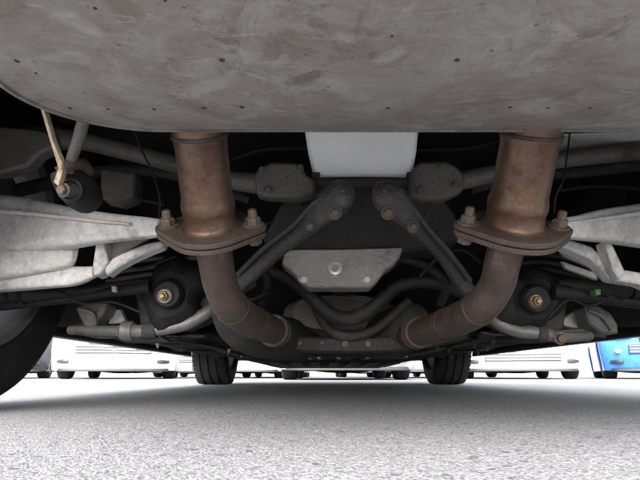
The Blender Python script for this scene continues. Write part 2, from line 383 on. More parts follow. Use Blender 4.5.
def bg_car(loc, rz, paint, label, L=4.3, W=1.72, H=1.48, sill=.125, grille='slats', group='cars parked across the lot', van=False, name='parked_car', stripe=None, parts=True):
    root = empty(name, (loc[0], loc[1], 0), label, 'van' if van else 'car', group)
    Mt = Matrix.Translation(Vector((loc[0], loc[1], 0))) @ Matrix.Rotation(rz, 4, 'Z')
    axles = (.82, L - .85)
    if van: ring, nb = car_rings(L, W, H, axles, sill, hood=1.0, belt=1.05, boot=1.6, nose=.62)
    else: ring, nb = car_rings(L, W, H, axles, sill)
    obj('body', place(car_body(ring, nb, L, W), Mt), paint, root, smooth=42)
    if van: base, top, ins = (.55, L - .02, 1.0), (1.15, L - .08, 1.95), .08
    else: base, top, ins = (1.05, L - .35, .90), (1.85, L - .95, H), .2
    obj('cabin', place(cabin_bm(L, W, base, top, ins), Mt), paint, root, smooth=30)
    # windscreen and side panes, proud of the cabin
    y0, y1, z0 = base; a0, a1, z1 = top; w0 = W / 2 * .95; w1 = w0 - ins
    mz = (z0 + z1) / 2 + .02
    def pane(nm, pts, nrm):
        bm = N(); n_ = Vector(nrm).normalized(); f = [Vector(p) + n_ * .012 for p in pts]
        prism(bm, f, [p - n_ * .02 for p in f]); obj(nm, place(bm, Mt), 'glass_dark', root, smooth=0)
    ym = y0 + (a0 - y0) * .5
    lerp = lambda a, b, t: a + (b - a) * t
    pane('windscreen', [(-w0 * .58, lerp(y0, ym, .18), lerp(z0, mz, .18)), (w0 * .58, lerp(y0, ym, .18), lerp(z0, mz, .18)), (w0 * .58, ym, mz), (-w0 * .58, ym, mz)], (0, -(mz - z0), ym - y0))
    pane('windscreen', [(-w0 * .57, ym, mz), (w0 * .57, ym, mz), (w1 * .57, lerp(ym, a0, .9), lerp(mz, z1 - .03, .9)), (-w1 * .57, lerp(ym, a0, .9), lerp(mz, z1 - .03, .9))], (0, -(z1 - mz), a0 - ym))
    for s in (-1, 1):
        for (p, q) in ((.08, .5), (.53, .9)):
            ya, yb = lerp(y0, y1, p), lerp(y0, y1, q); yc, yd = lerp(a0, a1, max(.02, p)), lerp(a0, a1, q); wm = (w0 + w1) / 2 + .02
            t0 = lerp(ya, yc, .5); t1 = lerp(yb, yd, .5)
            pane('side_window', [(s * wm, t0, mz), (s * wm, t1, mz), (s * lerp(wm, w1, .9), yd, lerp(mz, z1, .85)), (s * lerp(wm, w1, .9), yc, lerp(mz, z1, .85))], (s, 0, .25))
    # lamps
    for s in (-1, 1):
        bm = N(); sweep(bm, [(s * W * .26, .035, .63, .03, .045), (s * W * .34, .08, .645, .05, .06), (s * W * .43, .21, .655, .05, .05), (s * W * .455, .32, .665, .02, .02)], 12, 4, 3)
        obj('headlight', place(bm, Mt), 'lamp_lens', root)
        bm = N(); sweep(bm, [(s * W * .34, L - .03, .74, .02, .08), (s * W * .40, L - .08, .75, .03, .08), (s * W * .44, L - .2, .75, .02, .06)], 10, 4, 3)
        obj('tail_light', place(bm, Mt), 'lamp_red', root)
        if parts:
            bm = N(); sweep(bm, [(s * W * .36, .10, .40, .045, .035), (s * W * .38, .075, .40, .04, .03), (s * W * .385, .07, .40, .02, .015)], 12, 2)
            obj('fog_lamp', place(bm, Mt), 'lamp_lens', root)
    # grille and lower intake with slats
    bm = N(); box(bm, (-W * .2, .0, .50), (W * .2, .09, .63)); g = obj('grille', place(bm, Mt), 'black_trim', root, bevel=.006)
    for k in range(4):
        bm = N(); box(bm, (-W * .195, -.014, .508 + k * .032), (W * .195, .0, .522 + k * .032)); obj('slat', place(bm, Mt), 'zinc', g, smooth=0)
    zi = .36 if grille == 'slats' else .25
    bm = N(); box(bm, (-W * .29, .002, zi), (W * .29, .12, zi + .13)); g = obj('air_intake', place(bm, Mt), 'black_trim', root, bevel=.006)
    for k in range(3):
        bm = N(); box(bm, (-W * .285, -.012, zi + .018 + k * .042), (W * .285, .002, zi + .032 + k * .042)); obj('slat', place(bm, Mt), paint, g, smooth=0)
    bm = N(); sweep(bm, [(-W * .44, .33, .135, .02, .022), (-W * .36, .15, .13, .02, .022), (0, .075, .13, .02, .022), (W * .36, .15, .13, .02, .022), (W * .44, .33, .135, .02, .022)], 10, 5, 3); obj('bumper_lip', place(bm, Mt), 'black_trim', root)
    for s in (-1, 1):
        bm = N(); sweep(bm, [(s * W * .34, .07, .25, .015, .025), (s * W * .38, .10, .25, .02, .03), (s * W * .43, .19, .25, .015, .02)], 10, 4, 3); obj('fog_recess', place(bm, Mt), 'black_trim', root)
    bm = N(); sweep(bm, [(-.35, 1.2, .16, .1, .05), (0, 1.1, .13, .2, .05), (.3, 1.2, .15, .12, .05)], 10, 4, 3); obj('oil_pan', place(bm, Mt), 'undercoat', root)
    bm = N(); sweep(bm, [(-.5, L - .55, .18, .12, .05), (0, L - .5, .15, .14, .06), (.45, L - .55, .18, .12, .05)], 10, 4, 3); obj('silencer', place(bm, Mt), 'frame_grey', root)
    if stripe:
        for s in (-1, 1):
            bm = N(); box(bm, (s * W / 2 - .012 if s < 0 else s * W / 2 - .02, axles[0] + .45, .2), (s * W / 2 + (.02 if s < 0 else .012), axles[1] - .45, .33)); obj('side_stripe', place(bm, Mt), stripe, root, bevel=.004)
    # underside pieces seen from the ground
    bm = N(); tube([(-W * .4, axles[0], .3), (W * .4, axles[0], .3)], .035, 10, 2, bm); obj('axle', place(bm, Mt), 'undercoat', root)
    bm = N(); tube([(-W * .4, axles[1], .28), (W * .4, axles[1], .28)], .045, 10, 2, bm); obj('axle', place(bm, Mt), 'undercoat', root)
    bm = N(); sweep(bm, [(.3, L * .45, .17, .05, .05), (.3, L * .8, .18, .05, .05)], 10, 2); obj('exhaust_pipe', place(bm, Mt), 'frame_dark', root)
    for a in axles:
        for s in (-1, 1):
            c = Mt @ Vector((s * (W / 2 - .13), a, .30)); make_wheel(root, c, .30, .20, s, rz, detail=False)
    return root

# ------------------------------------------------------------------ the car overhead
CX = .07
car = empty('parked_car', (CX, 2.1, 0), 'silver car raised close overhead with its exhaust and rear suspension seen from below', 'car')
L0, W0 = 4.22, 1.76
ring, nb = car_rings(L0, W0, 1.45, (.85, 3.40), sill=.165, rear=.36, Ra=.34)
FLIP = Matrix.Translation(Vector((CX, 4.30, 0))) @ Matrix.Rotation(math.pi, 4, 'Z')
obj('body', place(car_body(ring, nb, L0, W0, True), FLIP), 'paint_silver', car)
obj('cabin', place(cabin_bm(L0, W0, (1.05, L0 - .3, .90), (1.85, L0 - .95, 1.45), .2), FLIP), 'glass_dark', car, smooth=30)
# floor pan: raised over the rear axle, low and ribbed further forward
def floor_pan():
    ys = np.concatenate([np.linspace(.14, 1.15, 24), np.linspace(1.18, 1.34, 8), np.linspace(1.4, 4.2, 72)])
    xs = np.linspace(-.80, .80, 65); V = []; Fq = []
    for y in ys:
        for x in xs:
            t = min(1, max(0, (y - 1.18) / .16)); t = t * t * (3 - 2 * t)
            lo = .185 + .012 * math.sin(y * 9) * (abs(x) > .16) + (.05 * math.exp(-((y - 3.45) / .25) ** 2) * (abs(x) > .45))
            tun = .09 * math.exp(-((x + .0) / .10) ** 4)
            rib = .008 * (math.sin(x * 34) > .55)
            z = (1 - t) * (.49 + .012 * math.sin(x * 14) * math.sin(y * 11)) + t * (lo + tun + rib)
            V.append((x + CX, y, z))
    nx = len(xs)
    for j in range(len(ys) - 1):
        for i in range(nx - 1):
            if abs((xs[i] + xs[i + 1]) / 2) > .52 and (abs((ys[j] + ys[j + 1]) / 2 - .9) < .36 or abs((ys[j] + ys[j + 1]) / 2 - 3.45) < .36): continue
            Fq.append((j * nx + i, j * nx + i + 1, (j + 1) * nx + i + 1, (j + 1) * nx + i))
    me = bpy.data.meshes.new('floor_pan'); me.from_pydata(V, [], Fq); me.materials.append(MATS['undercoat'])
    o = link('floor_pan', me, car, None, None, 50)
    s = o.modifiers.new('solid', 'SOLIDIFY'); s.thickness = .01; s.offset = 1
floor_pan()
for s in (-1, 1):   # wheel housings
    for a in (.9, 3.45):
        bm = N(); q = []
        for k in range(17):
            t = math.pi * k / 16; q.append((a + .36 * math.cos(t), .28 + .36 * math.sin(t)))
        xi, xo = CX + s * .52, CX + s * .80
        A = [bm.verts.new((xi, y, z)) for y, z in q]; B = [bm.verts.new((xo, y, z)) for y, z in q]
        for k in range(16): bm.faces.new((A[k], A[k + 1], B[k + 1], B[k]))
        A2 = [bm.verts.new((xi, y, max(z, .42 if a < 2 else .2))) for y, z in q]
        c = bm.verts.new((xi, a, .5))
        for k in range(16): bm.faces.new((A2[k], A2[k + 1], c))
        obj('wheel_housing', bm, 'undercoat', car)
# wheels
for s in (-1, 1):
    make_wheel(car, (CX + s * .74, .90, .31), .31, .205, s)
    make_wheel(car, (CX + s * .74, 3.45, .31), .31, .215, s, blocks=True)
    bm = N(); c = Vector((CX + s * .70, .90, .31)); lathe(bm, c, (s, 0, 0), [(-.012, .14), (-.012, .155), (.012, .155), (.012, .14)], 40); obj('brake_disc', bm, 'rim_metal', car)

# ---- muffler: two pressed shells joined at a seam
def muffler():
    x0, x1, yb, yf, zs = -.295, .70, .05, .523, .3255
    def outline(k, n=20):
        cx, cy = (x0 + x1) / 2 + .02, (yb + yf) / 2; pts = []
        for (sx, sy, ca, cb, st) in ((1, 1, .14, .16, 0), (-1, 1, .13, .10, 1), (-1, -1, .13, .13, 2), (1, -1, .14, .2, 3)):
            ox = x1 - ca if sx > 0 else x0 + ca; oy = yf - cb if sy > 0 else yb + cb
            for i in range(n):
                t = math.pi / 2 * (st + i / (n - 1)); pts.append((ox + ca * math.cos(t), oy + cb * math.sin(t)))
        return [(cx + (x - cx) * k, cy + (y - cy) * k) for x, y in pts]
    def shell(d, ks, z0):
        bm = N(); rows = []
        for k in ks:
            rows.append([bm.verts.new((x, y, z0 + d * (1 - k ** 2.4))) for x, y in outline(k)])
        n = len(rows[0])
        for a, b in zip(rows, rows[1:]):
            for i in range(n): bm.faces.new((a[i], a[(i + 1) % n], b[(i + 1) % n], b[i]))
        c = bm.verts.new((sum(v.co.x for v in rows[-1]) / n, sum(v.co.y for v in rows[-1]) / n, z0 + d))
        for i in range(n): bm.faces.new((rows[-1][i], rows[-1][(i + 1) % n], c))
        return bm
    ks = [1, .985, .96, .93, .9, .85, .8, .7, .6, .5, .4, .3, .2, .1]
    low = shell(-.045, ks, zs - .003); bmesh.ops.recalc_face_normals(low, faces=low.faces); low.normal_update(); tree = BVHTree.FromBMesh(low)
    m = obj('muffler', low, 'muffler_steel', car, 'large taupe steel silencer with stains and spot weld marks', smooth=60)
    obj('upper_shell', shell(.12, ks, zs + .003), 'muffler_steel', m, smooth=60)
    bm = N(); a = [outline(1.0), outline(1.012)]; cx_, cy_ = (x0 + x1) / 2, (yb + yf) / 2; a[1] = [(x + math.copysign(.005, x - cx_) * min(1, abs(x - cx_) / .3), y + math.copysign(.004, y - cy_) * min(1, abs(y - cy_) / .2)) for x, y in a[0]]
    prism_pts = []
    rows = [[bm.verts.new((x, y, z)) for x, y in o] for o, z in ((a[0], zs - .006), (a[1], zs - .0045), (a[1], zs + .0025), (a[0], zs + .0035))]
    n = len(rows[0])
    for p, q in zip(rows, rows[1:] + rows[:1]):
        for i in range(n): bm.faces.new((p[i], p[(i + 1) % n], q[(i + 1) % n], q[i]))
    obj('seam', bm, 'muffler_steel', m, smooth=30)
    cam_p = Vector((0, 0, CAMZ))
    for px, py, r in ((222, 60, 3.6), (17, 61, 3), (36, 73, 1.6), (70, 108, 2.4), (108, 109, 2.2), (154, 109, 2.2), (204, 108, 3.2), (242, 107, 3.2), (392, 36, 1.6), (457, 60, 3.2), (510, 107, 2.4), (548, 108, 2), (388, 108, 2.6), (95, 8, 2), (165, 0, 2), (590, 108, 2.2)):
        d = (P(px, py, 1.0) - cam_p).normalized(); h, nrm, _, _ = tree.ray_cast(cam_p, d)
        if h is None: continue
        if nrm.dot(d) > 0: nrm = -nrm
        rr = r * (h - cam_p).length / F * 1.0
        bm = N(); rr *= .85; lathe(bm, h, nrm, [(-.002, rr), (.0002, rr), (.0007, rr * .75), (.0005, rr * .4), (.0003, rr * .15)], 14); obj('spot_weld', bm, 'flange_rust', m)
muffler()

# ---- exhaust inlets, flanges and downpipes
def exhaust(A, B, fl, width, down, side, bolts):
    a, b = P(*A), P(*B); ax = (b - a).normalized(); Ln = (b - a).length; r = width / 2
    bm = N()
    prof = [(-.04, .98), (0, .98), (.04, 1.0), (.085, 1.0), (.10, 1.045), (.13, 1.06), (.16, 1.045), (.18, 1.0), (.22, .97), (.5, .985), (.68, 1.0), (.71, 1.05), (.74, 1.10), (.78, 1.115), (.81, 1.09), (.83, 1.04), (.88, 1.05), (.93, 1.08), (.955, 1.16), (.97, 1.3), (.98, 1.4)]
    lathe(bm, a, ax, [(t * Ln, (1 + (q - 1) * .6) * r) for t, q in prof], 48)
    t = obj('muffler_inlet_pipe', bm, 'pipe_copper', car, 'heat-tinted copper brown pipe entering the silencer', smooth=35)
    bm = N(); lathe(bm, a, ax, [((.125 + .02 * math.cos(2 * math.pi * k / 10)) * Ln, r * 1.0 + .0011 * (1 + math.sin(2 * math.pi * k / 10))) for k in range(11)], 48, close=False); obj('weld_bead', bm, 'bead_dark', t)
    # flange pair
    L_, R_ = P(*fl[0]), P(*fl[1]); c = (L_ + R_) / 2; u = R_ - L_; hw = u.length / 2; c = a + ax * (Ln * .975)
    u = (u - ax * u.dot(ax)).normalized(); v = ax.cross(u).normalized()
    def outl(k=1.0):
        pts = []; rc = r * 1.86; rl = .017
        for i in range(40):
            th = 2 * math.pi * i / 40; d = (math.cos(th), math.sin(th)); pts.append((d[0] * rc * .9, d[1] * rc))
        for s in (-1, 1):
            for i in range(16):
                th = 2 * math.pi * i / 16; pts.append((s * (hw - rl) + rl * math.cos(th), rl * math.sin(th)))
        # convex hull
        pts = sorted(set((round(x, 6), round(y, 6)) for x, y in pts))
        def half(ps):
            h = []
            for p in ps:
                while len(h) > 1 and (h[-1][0] - h[-2][0]) * (p[1] - h[-2][1]) - (h[-1][1] - h[-2][1]) * (p[0] - h[-2][0]) <= 0: h.pop()
                h.append(p)
            return h
        lo, hi = half(pts), half(pts[::-1]); return [(x * k, y * k) for x, y in lo[:-1] + hi[:-1]]
    def fplate(t0, t1, k): 
        o = outl(k); return prism(N(), [c + u * x + v * y + ax * t0 for x, y in o], [c + u * x + v * y + ax * t1 for x, y in o])
    obj('flange', fplate(0, .0065, 1.0), 'flange_rust', t, smooth=20, bevel=.0012)
    d = obj('downpipe', ptube(down, 28, 8), 'pipe_rust', car, 'rusty brown exhaust pipe bending forward under the axle', smooth=50)
    obj('flange', fplate(.0085, .015, .985), 'flange_rust', d, smooth=20, bevel=.0012)
    obj('gasket', fplate(.0065, .0085, .93), 'frame_dark', d, smooth=20)
    for s in (-1, 1):
        p = c + u * s * (hw - .0165)
        obj('flange_bolt', bolt_bm(p, -ax, .0095, .012), 'bolt_rust', t, smooth=25)
        obj('flange_bolt', bolt_bm(p + ax * .015, ax, .0095), 'bolt_rust', d, smooth=25)
    jq = P(*down[5][:3]); jd = (P(*down[5][:3]) - P(*down[4][:3])).normalized(); jr = R(down[5][3], down[5][1], down[5][2]) / 2
    bm = N(); lathe(bm, jq, jd, [(-.012, jr * 1.02), (-.010, jr * 1.22), (.002, jr * 1.26), (.003, jr * 1.12), (.006, jr * 1.12), (.007, jr * 1.26), (.018, jr * 1.22), (.02, jr * 1.02)], 24); jo = obj('joint', bm, 'flange_rust', d, smooth=30)
    # weld rings on the downpipe
    q = [P(x, y, Y) for x, y, Y, _ in down]
    for i in (3, 4):
        dr = (q[i + 1] - q[i - 1]).normalized(); rr = R(down[i][3], down[i][1], down[i][2]) / 2
        bm = N(); lathe(bm, q[i], dr, [(.004 * math.cos(2 * math.pi * k / 8), rr - .0006 + .0016 * math.sin(2 * math.pi * k / 8)) for k in range(9)], 28, close=False); obj('weld_bead', bm, 'pipe_rust', d)
exhaust((198, 120, .545), (211, 228, .632), ((159, 229, .64), (269, 233, .64)), .0628,
        [(213, 240, .640, 36), (216, 262, .656, 35), (221, 286, .688, 34), (233, 308, .73, 34), (253, 322, .84, 32), (274, 331, .97, 26), (282, 336, 1.15, 22), (288, 341, 1.5, 18)], -1, None)
exhaust((534, 120, .54), (513, 228, .617), ((451, 229, .625), (568, 228, .625)), .0672,
        [(508, 240, .626, 36), (502, 264, .643, 35), (496, 286, .675, 34), (478, 309, .72, 34), (448, 323, .84, 31), (418, 333, .98, 25), (406, 337, 1.15, 22), (396, 342, 1.5, 18)], 1, None)
# heat shields behind the pipes and a silencer box ahead
for spec in ([(222, 305, .90, 26), (240, 325, .96, 44), (268, 336, 1.08, 46), (300, 340, 1.3, 40)], [(418, 322, 1.12, 40), (390, 334, 1.2, 48), (372, 338, 1.35, 40)]):
    obj('heat_shield', ptube(spec, 20, 6), 'frame_dark', car)
bm = N(); sweep(bm, [(.05, 1.2, .20, .06, .03), (.05, 1.26, .20, .14, .045), (.05, 1.8, .20, .14, .045), (.05, 1.9, .2, .05, .03)], 24, 5, 2.6); res = obj('front_silencer', bm, 'frame_grey', car)
for k in range(9):
    bm = N(); x = .05 + (k - 4) * .026; sweep(bm, [(x, 1.30, .160, .004, .006), (x, 1.5, .156, .006, .006), (x, 1.7, .160, .004, .006)], 8, 3); obj('rib', bm, 'frame_grey', res)

# ---- pale canister above the differential
bm = plate([(303, 118), (420, 118), (417, 150), (413, 172), (409, 177), (318, 178), (313, 173), (308, 150)], .745, .02, .05)
obj('canister', bm, 'plastic_white', car, 'smooth pale grey box above the axle', bevel=.006)
for px in (316, 411): obj('clip', plate([(px - 4, 172), (px + 4, 172), (px + 4, 179), (px - 4, 179)], .785, .02), 'frame_dark', car, bevel=.001)

# ---- subframe: crossmember, end plates, stays
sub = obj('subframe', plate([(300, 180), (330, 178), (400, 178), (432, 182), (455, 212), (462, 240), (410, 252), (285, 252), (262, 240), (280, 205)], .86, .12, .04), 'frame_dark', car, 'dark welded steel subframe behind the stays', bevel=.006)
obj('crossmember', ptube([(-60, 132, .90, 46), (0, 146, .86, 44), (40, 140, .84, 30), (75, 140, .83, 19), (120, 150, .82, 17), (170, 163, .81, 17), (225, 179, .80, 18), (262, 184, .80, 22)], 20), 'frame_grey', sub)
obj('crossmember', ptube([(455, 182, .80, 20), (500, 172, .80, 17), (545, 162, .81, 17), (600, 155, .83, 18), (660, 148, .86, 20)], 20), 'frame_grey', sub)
obj('side_plate', plate([(-60, 120), (0, 125), (40, 129), (57, 136), (54, 147), (40, 153), (27, 166), (0, 173), (-60, 178)], .80, .03, .01), 'frame_grey', sub, bevel=.005)
obj('end_plate', plate([(254, 172), (262, 165), (272, 161), (296, 162), (302, 166), (306, 174), (316, 180), (315, 193), (298, 198), (270, 197), (256, 194)], .77, .03, .01), 'frame_grey', sub, bevel=.006)
obj('end_plate', plate([(410, 178), (413, 168), (421, 161), (446, 160), (458, 166), (466, 176), (464, 190), (446, 198), (422, 201), (408, 196)], .77, .03, .01), 'frame_grey', sub, bevel=.006)
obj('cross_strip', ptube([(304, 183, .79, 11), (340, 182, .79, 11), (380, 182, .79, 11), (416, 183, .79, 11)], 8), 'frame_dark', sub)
def stay(spec, bolts):
    bm = N(); rows = [(*P(x, y, Y), R(wu, y, Y) / 2, R(wu, y, Y) / 2 * .8) for x, y, Y, wu in spec]
    sweep(bm, rows, 20, 6, 3.0, up=(0, -1, 0))
    o = obj('stay', bm, 'arm_grey', car, 'dark grey cast stay with a rounded eye', smooth=50)
    x, y, Y, wu = spec[2]; rr = R(wu, y, Y) / 2
    for bx, by, bY, r in bolts: obj('bolt', bolt_bm(P(bx, by, bY), (0, -.92, -.38), r), 'bolt_rust', o, smooth=25)
    return o
lst = stay([(352, 192, .735, 10), (348, 193, .733, 26), (336, 199, .735, 33), (319, 214, .75, 25), (303, 229, .78, 19), (275, 252, .83, 16), (243, 282, .90, 16), (232, 292, .93, 13)], [(335, 213, .715, .0075), (310, 226, .745, .005)])
rst = stay([(374, 192, .735, 10), (378, 193, .733, 26), (390, 199, .735, 33), (406, 214, .75, 25), (419, 229, .78, 19), (442, 252, .83, 16), (463, 284, .90, 16), (472, 294, .93, 13)], [(388, 213, .715, .0075), (413, 227, .745, .0065)])
for o, spec in ((lst, [(345, 190, .715), (318, 200, .73), (292, 226, .765), (262, 250, .815), (238, 274, .88)]), (rst, [(382, 190, .715), (406, 200, .73), (428, 228, .765), (452, 256, .815), (470, 280, .88)])):
    obj('rib', ptube([(x, y, Y, 5) for x, y, Y in spec], 8, 6), 'arm_grey', o)

# ---- differential
dif = obj('differential', plate([(285, 250), (300, 249), (345, 249), (404, 247), (400, 258), (393, 266), (386, 270), (378, 281), (371, 288), (308, 288), (300, 281), (292, 272), (281, 264)], .88, .05, .05), 'alu_cast', car, 'grey cast aluminium differential cover with a drain plug', bevel=.004)
bm = N(); lathe(bm, P(335, 267, .912), (0, -.85, -.5), [(-.005, .019), (.003, .019), (.005, .017), (.0052, .0135), (.010, .013), (.0115, .011), (.009, .0065), (.004, .006)], 28); obj('drain_plug', bm, 'zinc', dif, smooth=30)
for x, y in ((304, 278), (367, 278)): obj('bolt', bolt_bm(P(x, y, .92), (0, -.85, -.5), .0075), 'zinc', dif, smooth=25)
bm = N(); sweep(bm, [(*P(345, 232, .93), .04, .03), (*P(345, 234, .96), .11, .07), (*P(345, 240, 1.06), .12, .09), (*P(345, 250, 1.16), .05, .05)], 20, 5, 2.6); obj('housing', bm, 'frame_dark', dif)
bm = N(); tube([P(340, 275, 1.1), (CX, 1.6, .27), (CX, 3.2, .27)], .032, 14, 4, bm); obj('propeller_shaft', bm, 'frame_dark', car)
obj('stabiliser_bar', ptube([(262, 268, 1.0, 13), (284, 276, 1.0, 13), (304, 290, 1.02, 14), (326, 311, 1.04, 15), (345, 319, 1.05, 15), (366, 313, 1.04, 15), (388, 294, 1.02, 14), (404, 284, 1.0, 13), (436, 283, 1.0, 13), (470, 296, 1.02, 13)], 14), 'rubber', car)
obj('cross_tube', ptube([(300, 272, 1.1, 9), (330, 330, 1.12, 10), (370, 332, 1.12, 10), (410, 300, 1.1, 9)], 10), 'frame_dark', car)

# ---- left pale trailing arm
def arm(rows, m='alu_arm', sq=4.0, lab=None, name='trailing_arm', par=None):
    bm = N(); sweep(bm, [(*P(x, y, Y), R(wd, y, Y) / 2 * dpt, R(wd, y, Y) / 2) for x, y, Y, wd, dpt in rows], 24, 6, sq, up=(0, 0, 1))
    return obj(name, bm, m, par or car, lab, smooth=32)
la = arm([(-70, 218, .92, 62, .5), (-20, 224, .88, 62, .5), (25, 226, .84, 56, .5), (70, 228, .80, 42, .55), (110, 228, .77, 29, .6), (148, 228, .745, 21, .7), (161, 228, .735, 17, .7)], lab='pale cast aluminium arm reaching in from the wheel')
arm([(-60, 262, .92, 44, .6), (-10, 259, .87, 46, .6), (30, 256, .85, 42, .6), (62, 254, .83, 32, .6), (71, 254, .825, 26, .5), (75, 254, .82, 15, .4)], par=la, name='lower_lobe')
arm([(-60, 282, .93, 30, .7), (-10, 279, .89, 28, .7), (40, 277, .86, 24, .7), (75, 276, .84, 19, .7), (95, 272, .83, 11, .7)], 'alu_arm', par=la, name='flange_edge')
obj('rib', ptube([(-60, 206, .862, 6), (0, 211, .818, 5), (35, 214, .79, 4.5), (80, 219, .765, 4), (130, 224, .735, 3)], 8), 'alu_arm', la)
obj('gusset', plate([(96, 240), (104, 240), (108, 262), (100, 274), (93, 276), (92, 266)], .80, .035, .02), 'alu_arm', la, bevel=.003)
obj('gusset', plate([(104, 268), (112, 258), (128, 250), (146, 243), (162, 240), (163, 246), (148, 252), (132, 259), (116, 268), (106, 276)], .81, .03, .01), 'alu_arm', la, bevel=.004)
obj('web', plate([(106, 242), (148, 239), (130, 249), (112, 260)], .83, .006), 'arm_dirty', la)
# ---- right pale arm
ra = arm([(556, 228, .73, 18, .7), (575, 228, .74, 24, .6), (605, 226, .77, 34, .55), (640, 226, .80, 44, .5), (700, 226, .86, 60, .5)], lab='pale cast aluminium arm reaching in from the other wheel')
obj('rib', ptube([(566, 223, .722, 3), (600, 219, .74, 4), (640, 213, .765, 5), (690, 206, .80, 6)], 8), 'alu_arm', ra)
obj('gusset', plate([(604, 240), (611, 240), (626, 272), (620, 280), (613, 270)], .80, .03, .02), 'alu_arm', ra, bevel=.003)
obj('gusset', plate([(548, 240), (566, 238), (592, 246), (616, 268), (640, 272), (660, 280), (660, 292), (640, 284), (612, 280), (590, 258), (566, 248)], .83, .03, .01), 'alu_arm', ra, bevel=.004)
for a, b in (((560, 252), (600, 268)), ((562, 264), (596, 276))):
    obj('web', plate([(a[0], a[1] - 3), (b[0], b[1] - 3), (b[0] + 2, b[1] + 4), (a[0] + 4, a[1] + 4)], .9, .01), 'panel_light', ra, bevel=.001)
# bright panels and links, upper right
p = obj('floor_brace', plate([(556, 133), (700, 128), (700, 146), (640, 148), (562, 152)], .82, .03, .035), 'panel_light', car, 'pale pressed steel brace', bevel=.004)
obj('lip', ptube([(560, 152, .85, 5), (600, 150, .85, 5), (690, 146, .85, 5)], 8), 'zinc', p)
obj('upper_link', ptube([(470, 190, .92, 10), (520, 176, .93, 11), (580, 172, .95, 12), (660, 162, .98, 14)], 12), 'frame_dark', car)
obj('upper_link', ptube([(250, 200, .95, 10), (180, 176, .95, 11), (110, 170, .96, 12), (20, 190, .98, 14)], 12), 'frame_dark', car)

# ---- bushings, lower links, boots
for s, (cx, cy), yy in ((-1, (168, 294), .96), (1, (536, 299), .96)):
    bm = N(); c = P(cx, cy, yy); rr = R(30, cy, yy)
    lathe(bm, c, (0, -1, -.15), [(-.10, rr * 1.15), (-.05, rr * 1.22), (-.025, rr * 1.1), (-.012, rr * .92), (-.004, rr * .72), (-.008, rr * .6), (-.012, rr * .5), (.004, rr * .46), (.008, rr * .4)], 40)
    for v in bm.verts:
        d = v.co - c; t = math.atan2(d.z, d.x); v.co += Vector((d.x, 0, d.z)) * (.16 * math.sin(2 * t + s) + .09 * math.sin(5 * t + 1.3 * s) + .04 * math.sin(9 * t)) * min(1, max(0, (math.hypot(d.x, d.z) - rr * .5) / (rr * .5)))
    b = obj('bushing', bm, 'rubber', car, 'large black rubber bushing with a brass coloured bolt')
    bc = P(cx - (3 if s < 0 else 1), cy + 2, yy - .012); bm = N(); lathe(bm, bc, (0, -1, -.2), [(-.01, .0135), (.003, .0135), (.0045, .012), (.004, .010)], 20); obj('washer', bm, 'bolt_rust' if s > 0 else 'alu_cast', b)
    obj('bolt', bolt_bm(bc + Vector((0, -.004, 0)), (0, -1, -.2), .0095, .006, 1.1), 'brass', b, smooth=25)
    bm = N(); k = -s
    pix = [(cx + k * 10, cy - 40), (cx + k * 44, cy - 30), (cx + k * 52, cy + 22), (cx + k * 20, cy + 36), (cx - k * 28, cy + 32), (cx - k * 36, cy - 20)]
    obj('mount_bracket', plate(pix, yy + .06, .05), 'frame_dark', car, bevel=.006)
for rows in ([(150, 287, .95, 13), (110, 292, .95, 10), (78, 297, .95, 10), (40, 301, .95, 11), (0, 304, .95, 14), (-60, 308, .95, 16)], [(553, 291, .95, 15), (590, 295, .95, 16), (640, 300, .95, 18), (700, 304, .95, 18)]):
    obj('lower_link', ptube(rows, 14), 'rubber', car)
for rows in ([(-60, 292, .93, 30), (0, 291, .93, 27), (10, 291, .93, 22), (16, 291, .93, 26), (22, 292, .93, 20), (28, 293, .93, 23), (34, 294, .93, 16), (70, 292, .94, 11), (150, 282, .97, 10)], [(700, 284, .93, 30), (634, 286, .93, 28), (626, 287, .93, 22), (620, 287, .93, 26), (614, 287, .93, 19), (606, 287, .93, 21), (596, 287, .93, 15), (560, 284, .96, 12)]):
    obj('drive_shaft', ptube(rows, 16, 4), 'rubber', car)
for y0 in (262, 270, 277):
    obj('pipe_line', ptube([(106, y0 + 4, .99, 4), (130, y0, .99, 5), (165, y0 - 4, 1.0, 5), (205, y0 - 3, 1.02, 4)], 8), 'frame_grey', car)
    obj('pipe_line', ptube([(602, y0 + 4, .99, 4), (575, y0 - 2, .99, 5), (540, y0 - 8, 1.0, 5), (505, y0 - 4, 1.02, 4)], 8), 'frame_dark', car)
obj('tag', plate([(111, 286), (116, 286), (116, 292), (112, 292)], .925, .01), 'yellow_tag', car, bevel=.001)
obj('tag', plate([(595, 289), (601, 289), (601, 295), (596, 295)], .905, .02), 'green_tag', car, bevel=.001)
dm = obj('damper_mount', plate([(75, 308), (90, 302), (108, 303), (104, 314), (97, 321), (94, 329), (84, 327)], 1.02, .05, .02), 'tube_grey', car, bevel=.004)
obj('rib', ptube([(80, 309, 1.015, 4), (92, 313, 1.018, 4), (96, 324, 1.03, 3)], 8), 'tube_grey', dm)
dm = obj('damper_mount', plate([(584, 306), (598, 305), (610, 312), (618, 324), (619, 334), (602, 333), (590, 324)], 1.02, .05, .02), 'tube_grey', car, bevel=.004)
obj('rib', ptube([(588, 310, 1.015, 4), (602, 316, 1.02, 4), (612, 330, 1.03, 3)], 8), 'tube_grey', dm)
obj('bracket', plate([(113, 310), (120, 309), (126, 322), (108, 324)], 1.08, .02), 'alu_arm', car, bevel=.002)
obj('bracket', plate([(572, 312), (580, 316), (586, 330), (566, 326), (560, 322)], 1.1, .02), 'alu_arm', car, bevel=.002)
